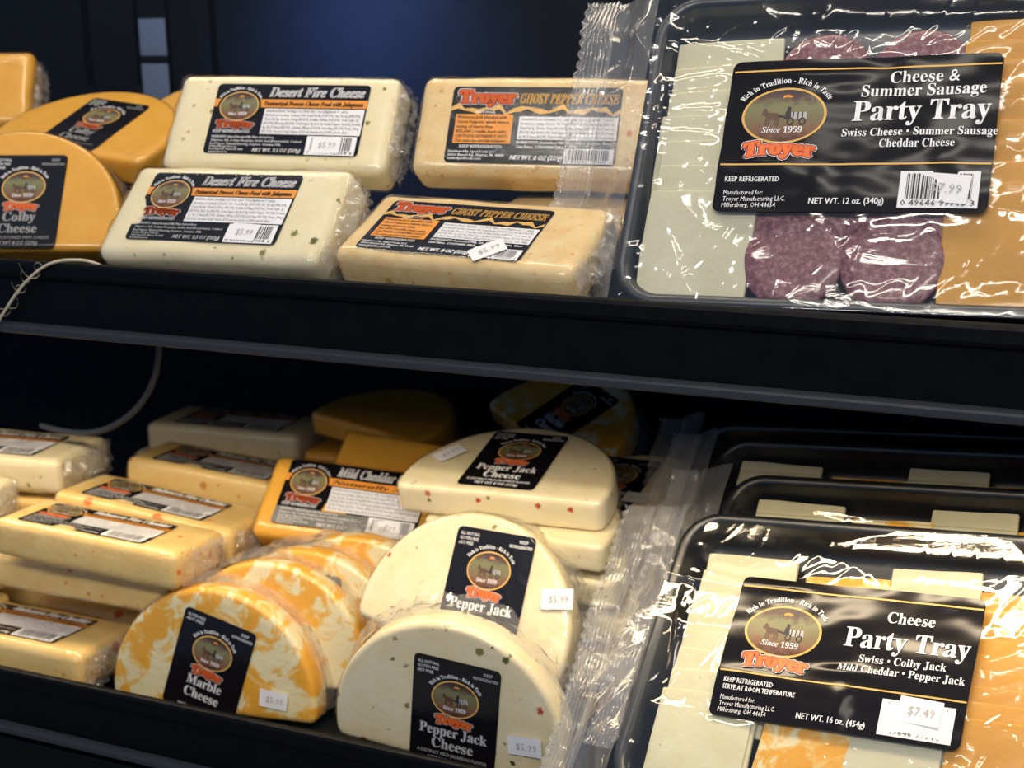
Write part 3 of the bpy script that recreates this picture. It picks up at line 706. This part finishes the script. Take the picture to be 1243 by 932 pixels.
moon('marble', None, (10, 5, 0), (-54.4, 12.1, -30.8), .98, (0, 0), 'marble cheese half-moon last in the marble row, under crumpled film', GM)
moon('marble', marble_print, (-18, 62, -20), (-45.5, 35.0, -17.4), .98, (0, -2.8), 'marble cheese half-moon far back in shadow behind the top pepper jack')
moon('colby', None, (-10, 80, -8), (-62.5, 34.5, -18.6), .9, (0, -2.6), 'dim orange half-moon far back between the cheddar and the pepper jack')
GB = 'colby half-moons on the upper shelf'
moon('colby', colby_print, (23.4, 36.5, -.8), rel((-77.2, 5.3, 3.4), 1.02), 1.02, (-.6, -1.9), 'colby cheese half-moon at the left edge of the upper shelf, label facing front', GB)
moon('colby', colby_print, (12.1, 65.7, -15.0), (-80.2, 17.5, 8.2), 1.0, (.0, -2.1), 'colby cheese half-moon tilted far back behind the front colby one', GB)
moon('colby', None, (-6, 45, -5), (-77.6, 26.5, 7.2), .9, (0, -2.0), 'colby half-moon in crumpled film behind the tilted one, left of the white bars', GB)

# packs at the bottom of the piles that carry the ones in view
BP = 'cheese bars buried in the piles of the lower shelf'
for (key, x, y, zs, sc, what) in [('fire', -92.8, 16.0, (-23.3, -26.8, -30.3), 1.0, 'under the farther pale bar at the left edge'), ('fire', -95.5, 6.2, (-24.1, -27.6, -31.0), .97, 'under the nearer pale bar at the left edge'),
                            ('fire', -75.0, 18.6, (-27.3, -30.8), .97, 'under the second row of orange bars'), ('fire', -73.0, 27.2, (-26.4, -29.9), .97, 'under the third row of orange bars'),
                            ('cheddar', -57.8, 20.2, (-27.0, -30.4), 1.0, 'under the mild cheddar bar'), ('desert', -83.0, 37.0, (-25.2, -28.8), 1.0, 'under the dim fourth-row bar'),
                            ('cheddar', -62.5, 35.6, (-22.6, -26.0, -29.4), 1.0, 'under the dim orange half-moon'), ('cheddar', -44.5, 37.0, (-23.6, -27.0, -30.4), .95, 'under the far marble half-moon')]:
    for z, lv in zip(zs, ('first', 'second', 'third')): bar(key, None, (2, 90, 0), (x, y, z), sc, (0, 0), lv + ' cheese bar down ' + what, BP, tuck=False)
for z, lv in ((-26.0, 'next to bottom of'), (-28.9, 'at the very bottom of')): moon('pepper_flat', None, (-2, 90, 2), (-39.6, 17.0, z), .92, (0, -2.6), 'pepper jack half-moon ' + lv + ' the middle pile', GP, rim=False)
bar('colby', None, (28, 90, 0), (-104.5, 24.5, 3.3), 1.0, (0, 0), 'orange cheese bar lying under the one at the far upper left corner', tuck=False)
moon('colby', None, (4, 90, 0), (-79.6, 21.0, 1.1), 1.0, (0, -2.2), 'colby half-moon lying flat underneath the tilted colby one', GB, rim=False)

# ------------------------------------------------------------------ party trays
TX0, TX1, TY0, TY1 = -12.4, 13.0, -10.0, 8.9
def rr_outline(x0, x1, y0, y1, r, k=10):
    P = []
    for (cx, cy, a) in ((x1 - r, y1 - r, 0), (x0 + r, y1 - r, PI / 2), (x0 + r, y0 + r, PI), (x1 - r, y0 + r, 1.5 * PI)):
        for i in range(k + 1): b = a + PI / 2 * i / k; P.append((cx + r * math.cos(b), cy + r * math.sin(b)))
    return P
def tray_mesh():
    """black tray: rolled rim, sloping walls, floor"""
    prof = [(-.05, -.75), (.0, -.2), (-.08, .0), (-.3, .08), (-.6, .0), (-.72, -.2), (-1.0, -.9), (-1.4, -1.7), (-1.9, -2.0), (-6, -2.05)]
    back = [(-6, -2.2), (-1.9, -2.15), (-1.25, -1.8), (-.85, -.9), (-.5, -.2), (-.3, -.1), (-.15, -.2), (-.12, -.75)]
    rings = []
    for (d, z) in prof + back: rings.append([(x, y, z) for x, y in rr_outline(TX0 - d * 1, TX1 + d * 1, TY0 - d, TY1 + d, max(2.6 + d, .3))])
    V = [p for rg in rings for p in rg]; n = len(rings[0]); F = []
    for k in range(len(rings) - 1):
        for i in range(n): j = (i + 1) % n; F.append((k * n + i, k * n + j, (k + 1) * n + j, (k + 1) * n + i))
    a = (len(prof) - 1) * n; F.append(tuple(a + i for i in range(n))); F.append(tuple(reversed([a + n + i for i in range(n)])))
    last = (len(rings) - 1) * n
    for i in range(n): j = (i + 1) % n; F.append((last + i, last + j, j, i))
    return mesh_from('tray_shell', V, F, 'tray_plastic')
TRAY = tray_mesh()
def slice_mesh(w, h, t, mat, seed, chip=False, holes=()):
    V, F = rbox(w, h, t, .12, .7, wob(seed, .07, .4)); return mesh_from('cheese_slice', V, F, mat)
def disc_mesh(R, t, mat, seed):
    V = []; F = []; n = 40; rings = [(.03, 0), (R * .35, .03), (R * .7, .02), (R - .1, 0), (R, -.1), (R, -t + .1), (R - .1, -t), (.03, -t)]
    for (r, z) in rings:
        for i in range(n): a = 2 * PI * i / n; q = 1 + .02 * noise.noise(Vector((math.cos(a) * 2, math.sin(a) * 2, seed))); V.append((r * q * math.cos(a), r * q * math.sin(a), z + .05 * noise.noise(Vector((r * math.cos(a) * .6, r * math.sin(a) * .6, seed)))))
    for k in range(len(rings) - 1):
        for i in range(n): j = (i + 1) % n; F.append((k * n + i, (k + 1) * n + i, (k + 1) * n + j, k * n + j))
    F.append(tuple(range(n))); F.append(tuple(reversed([7 * n + i for i in range(n)])))
    return mesh_from('sausage_slice', V, F, mat)
MATS['swiss_slice'] = MATS['swiss_cheese']
SL = {}
def sl(key, *a):
    if key not in SL: SL[key] = slice_mesh(*a)
    return SL[key]
def column(root, mesh, x, y_top, y_bot, n, h, rng, name='cheese_slice', top_z=-.40, tilt=6, jx=.12, jr=1.5):
    """shingled column: the lowest piece lies on top of the others"""
    for i in range(n):
        f = i / (n - 1) if n > 1 else 1; y = y_top - h / 2 + (y_bot + h / 2 - (y_top - h / 2)) * f
        z = top_z - (1 - f) * .75
        part(root, name, mesh, (x + rng.uniform(-jx, jx), y, z), rot=(math.radians(tilt * (1 - f * .6)), 0, math.radians(rng.uniform(-jr, jr))))
def film_height(seed, streaks, bigs):
    def H(x, y):
        # distance inside the rim
        dx = min(x - TX0, TX1 - x); dy = min(y - TY0, TY1 - y); d = min(dx, dy)
        v = Vector((x, y, 0))
        if d >= 0:
            k = min(1, d / 2.2); k = k * k * (3 - 2 * k); z = .16 * (1 - k) + (-.06) * k
            w = min(1, d / 2.2)
            z += w * (streaks * .13 * ridge(Vector((x * .11 + seed, y * .33 + .10 * x * math.sin(seed), seed))) ** 2 + .07 * noise.noise(Vector((x * .30, y * .4, seed + 4))))
            z += w * .05 * ridge(Vector((x * .7 - y * .3 + seed, y * .35, 9))) ** 8
            e = max(0, 1 - d / 2.6); cn = math.exp(-((min(x - TX0, TX1 - x)) / 3.0) ** 2 - ((min(y - TY0, TY1 - y)) / 3.0) ** 2); z += w * e * (.01 + .30 * cn) * (ridge(Vector((x * .6 + seed, y * .6, 2))) ** 2 - .5)
            z -= w * e * .20
        else:
            o = -d; z = .16 - min(o * .45, 1.5) if x < TX0 else .16 - o * 1.2
            z += (min(1, o) if x < TX0 else 0) * (.9 * (ridge(Vector((x * .14 + seed, y * .16, 8))) - .5) + .34 * (ridge(Vector((x * .35 + seed, y * .3, 5))) - .5) + .06 * (ridge(Vector((x * .8, y * .5 + seed, 5))) - .5))
            z = max(z, -1.3 - .25 + .3 * noise.noise(Vector((x * .6, y * .5, seed))))
        for (cx, cy, rx, ry, a, ang) in bigs:
            u = (x - cx) * math.cos(ang) + (y - cy) * math.sin(ang); q = -(x - cx) * math.sin(ang) + (y - cy) * math.cos(ang)
            z += a * math.exp(-(u / rx) ** 2 - (q / ry) ** 2)
        return z
    return H
def tray_pack(name, ylr, loc, s, rows_fn, warp, prn, label, group, seed, sticker, bigs=(), sweep=(0, 0), detail=1.0):
    r = thing('party_tray', ylr, loc, s, (0, TY0, -2.2), label, 'food tray', group)
    part(r, 'tray_shell', TRAY)
    rows_fn(r)
    H = film_height(seed, 1.0, bigs); xl = -15.6
    def fn(x, y):
        z = H(x, y)
        if warp and abs(x) < LW / 2 + .6 and abs(y) < LH / 2 + .6:      # film lies just under the printed label
            k = min(1, (LW / 2 + .6 - abs(x)) / .6, (LH / 2 + .6 - abs(y)) / .6); z = z * (1 - k) + (warp(x, y) + .02) * k
        if x < TX0:
            f = min(1, (TX0 - x) / (TX0 - xl)); x = x + sweep[0] * f * (y / 10.0) + sweep[1] * f
        return (x, y, z)
    part(r, 'bag_end', grid_mesh('bag_end', xl, TX0 - .02, TY0 - .6, TY1 + .6, int(60 * detail), int(170 * detail), fn, 'loose_film'), label='loose clear bag end')
    part(r, 'film', grid_mesh('film', TX0 - .02, TX1 + .25, TY0 - .25, TY1 + .25, int(210 * detail), int(150 * detail), fn, 'tray_film'), kind=None)
    # crimped seal at the left end of the bag
    def sf(x, y):
        f = 1.0; rp = .10 * math.sin(x * 2 * PI / .27) ; edge = .12 * math.sin(y * 9) * (1 if x < -17.3 else 0)
        zz = -1.15 + rp + .5 * noise.noise(Vector((x * .12, y * .3, seed))) + .10 * noise.noise(Vector((x, y * 1.5, seed)))
        return (x + edge + sweep[0] * (y / 10.0) + sweep[1] + .25 * noise.noise(Vector((3, y * .35, seed))), y, zz)
    part(r, 'seal_strip', grid_mesh('seal_strip', -17.6, xl + .15, TY0 - .9, TY1 + .7, int(56 * detail), int(120 * detail), sf, 'seal_film'), label='crimped clear bag seal')
    if prn: put_label(r, prn, (0, 0, 0), z=.09)
    if sticker: add_sticker(r, *sticker)
    return r
rng = random.Random(5)
SW = sl('swiss', 6.3, 6.5, .34, 'swiss_cheese', 1); CH = sl('cheddar', 6.6, 6.8, .34, 'cheddar_slice', 2); CB = sl('marble', 5.2, 5.4, .34, 'marble_cheese', 3); JK = sl('jack', 6.0, 6.3, .34, 'jack_slice', 4); SH = sl('swiss_half', 5.2, 5.4, .34, 'swiss_cheese', 5)
SAUS = disc_mesh(2.72, .4, 'sausage', 1)
def fill_sausage(r):
    column(r, SW, -8.0, 6.4, -9.6, 7, 6.5, rng, jx=.2)
    for cx in (-2.45, 2.75): column(r, SAUS, cx, 6.6, -9.7, 8, 5.44, rng, name='sausage_slice', jx=.06)
    column(r, CH, 8.6, 6.9, -9.4, 9, 6.8, rng, jx=.25)
def fill_cheese(r, up=0.0):
    column(r, JK, -7.4, 6.4 + up, -9.4, 8, 6.3, rng, jx=.22, jr=2.5)
    column(r, CB, -1.2, 5.6 + up, -9.2, 8, 5.4, rng, jx=.15, jr=4)
    column(r, SH, 3.9, 6.6 + up, -9.2, 8, 5.4, rng, jx=.25, jr=2.5)
    column(r, CH, 9.7, 5.4 + up, -9.2, 9, 6.8, rng, jx=.15)
warp1 = tray_warp(3.1, [(-3, 3.6, 3.2, .45, .10), (1.2, 3.9, .9, 1.0, -.12), (-1.5, -2.6, .6, .7, .08), (5.0, -1.4, .8, .9, .10)])
warp2 = tray_warp(8.4, [(-5.5, -1.8, 2.5, .5, .12), (0, -.9, 1.6, .35, .12), (.4, -3.2, .5, 1.3, .12), (-5, 4.0, 2.5, .4, .10)])
pr1 = tray_label(warp1, ['Cheese &', 'Summer Sausage'], ['Swiss Cheese • Summer Sausage', 'Cheddar Cheese'], ['KEEP REFRIGERATED'], 'NET WT. 12 oz. (340g)', '0 49646 99715 3')
pr2 = tray_label(warp2, ['Cheese'], ['Swiss • Colby Jack', 'Mild Cheddar • Pepper Jack'], ['KEEP REFRIGERATED', 'SERVE AT ROOM TEMPERATURE'], 'NET WT. 16 oz. (454g)', '0 49646 99716 9')
tray_pack('party_tray', (-3.5, 29.6, 2.3), rel((-15.0, .3, 9.7), 1.10), 1.10, fill_sausage, warp1, pr1, 'sealed tray of swiss, summer sausage and cheddar leaning on the upper shelf', None, 1.7, ('$7.99', 5.0, -3.15, .22, -.10, 1.12),
          bigs=[(-9, 3.6, 4, .35, .22, .15), (-9, 1.6, 3.5, .3, .18, .05), (-9.5, 0.2, 3.0, .28, .18, -.1), (-8.5, 5.4, 3, .3, .22, -.25), (-11.2, 2, .3, 4.5, .25, .06), (-9, -7, .3, 2.2, .12, .5)])
GT = 'sealed four-cheese trays on the lower shelf'
T2 = (-14.2, 47.5, 8.45); L2 = rel((-14.0, -1.25, -19.6), 1.06)
tray_pack('party_tray', T2, L2, 1.06, fill_cheese, warp2, pr2, 'sealed four-cheese tray in front on the lower shelf, big black label', GT, 6.3, ('$7.49', 4.85, -2.65, .22, -.06, 1.05),
          bigs=[(-9.5, 3.9, 4, .3, .2, -.1), (-10.6, 1.0, .35, 4, .3, .1), (-8, 1.0, 3, .4, .15, 0)])
R2 = pose(*T2)
for k, (sh, lab) in enumerate([((.8, 4.7, -2.75), 'second sealed cheese tray, right behind the front one on the lower shelf'), ((-2.4, 9.3, -5.5), 'third sealed cheese tray back, blue sheen along its film'), ((-5.4, 12.4, -8.2), 'rearmost sealed cheese tray, a thin rim under the upper shelf')]):
    loc = L2 + R2 @ (Vector(sh) * 1.06)
    tray_pack('party_tray', T2, loc, 1.06, lambda r: fill_cheese(r, 1.0), None, None, lab, GT, 11.3 + 5 * k, None, bigs=[(-6, 6.6, 6, .5, .25, -.1), (2.5, 6.8, .5, 1.6, .3, 0)], sweep=(.6 * (k % 2), .5 * k), detail=.7)

# ------------------------------------------------------------------ small things
def tube(name, pts, r, mat, n=8):
    cu = bpy.data.curves.new(name, 'CURVE'); cu.dimensions = '3D'; sp = cu.splines.new('NURBS'); sp.points.add(len(pts) - 1)
    for p, q in zip(sp.points, pts): p.co = (*q, 1)
    sp.use_endpoint_u = True; sp.order_u = 4; cu.bevel_depth = r; cu.bevel_resolution = 2; cu.resolution_u = 8
    ob = bpy.data.objects.new(name, cu); COL.objects.link(ob)
    me = bpy.data.meshes.new_from_object(ob.evaluated_get(bpy.context.evaluated_depsgraph_get())); bpy.data.objects.remove(ob); bpy.data.curves.remove(cu)
    me.name = name; me.materials.clear(); me.materials.append(MATS[mat]); me.polygons.foreach_set('use_smooth', [True] * len(me.polygons)); return me
def solo(name, me, label, cat, loc=(0, 0, 0)):
    o = link(name, me, None, Vector(loc) * U, label=label); o.scale = (U,) * 3; o['category'] = cat; return o
solo('cable', tube('cable', [(-73, 15, -5.1), (-73, 15, -8), (-73.2, 15, -10.5), (-74.5, 15, -13.5), (-77.5, 15, -16.4), (-82, 15.2, -18.2), (-87, 15.6, -17.6)], .28, 'cable_rubber'), 'thin dark cable curving down from under the upper shelf at left', 'cable')
tw = solo('twine', tube('twine', [(-75.6, -.4, -5.0), (-75, -.4, -4.3), (-73.7, -.45, -2.8), (-72.4, -.4, -1.5), (-70.8, -.3, -.3), (-69.4, -.15, .2), (-68.2, .1, .26), (-67.1, .6, .2), (-66.2, 1.0, -.4)], .11, 'twine_fibre'), 'frayed piece of pale twine hanging over the upper shelf rail at left', 'string')
rngf = random.Random(2); V = []; F = []
for k in range(12):
    t = rngf.uniform(0, 1); p = Vector((-74.8 + 4.2 * t, -.55, -4.0 + 3.8 * t)); d = Vector((rngf.uniform(-1, 1), -.2, rngf.uniform(-1, .6)))
    for i in range(9):
        q = p + d * (i * .16); b = len(V); V += [q + Vector((0, 0, .018)), q - Vector((0, 0, .018)), q + Vector((.03, -.03, 0))]
        if i: F += [(b - 3, b, b + 1, b - 2), (b - 2, b + 1, b + 2, b - 1), (b - 1, b + 2, b, b - 3)]
        d = (Matrix.Rotation(rngf.uniform(.1, .5), 3, 'Y') @ d)
link('fibre', mesh_from('fibre', V, F, 'twine_fibre'), tw, kind='stuff')
for z, lab, ww in ((14.9, 'upper of two pale price tags on the dark back wall', 3.3), (10.4, 'lower of two pale price tags on the dark back wall', 3.3)):
    V, F = rbox(ww, 3.7, .15, .07, 1.0); o = solo('price_tag', mesh_from('price_tag', V, F, 'tag_plastic'), lab, 'price tag', (-95.5, 45.9, z)); o.rotation_euler = (PI / 2, 0, 0); o['group'] = 'price tags on the back wall'

for o in bpy.data.objects:
    if '_base' in o: del o['_base']
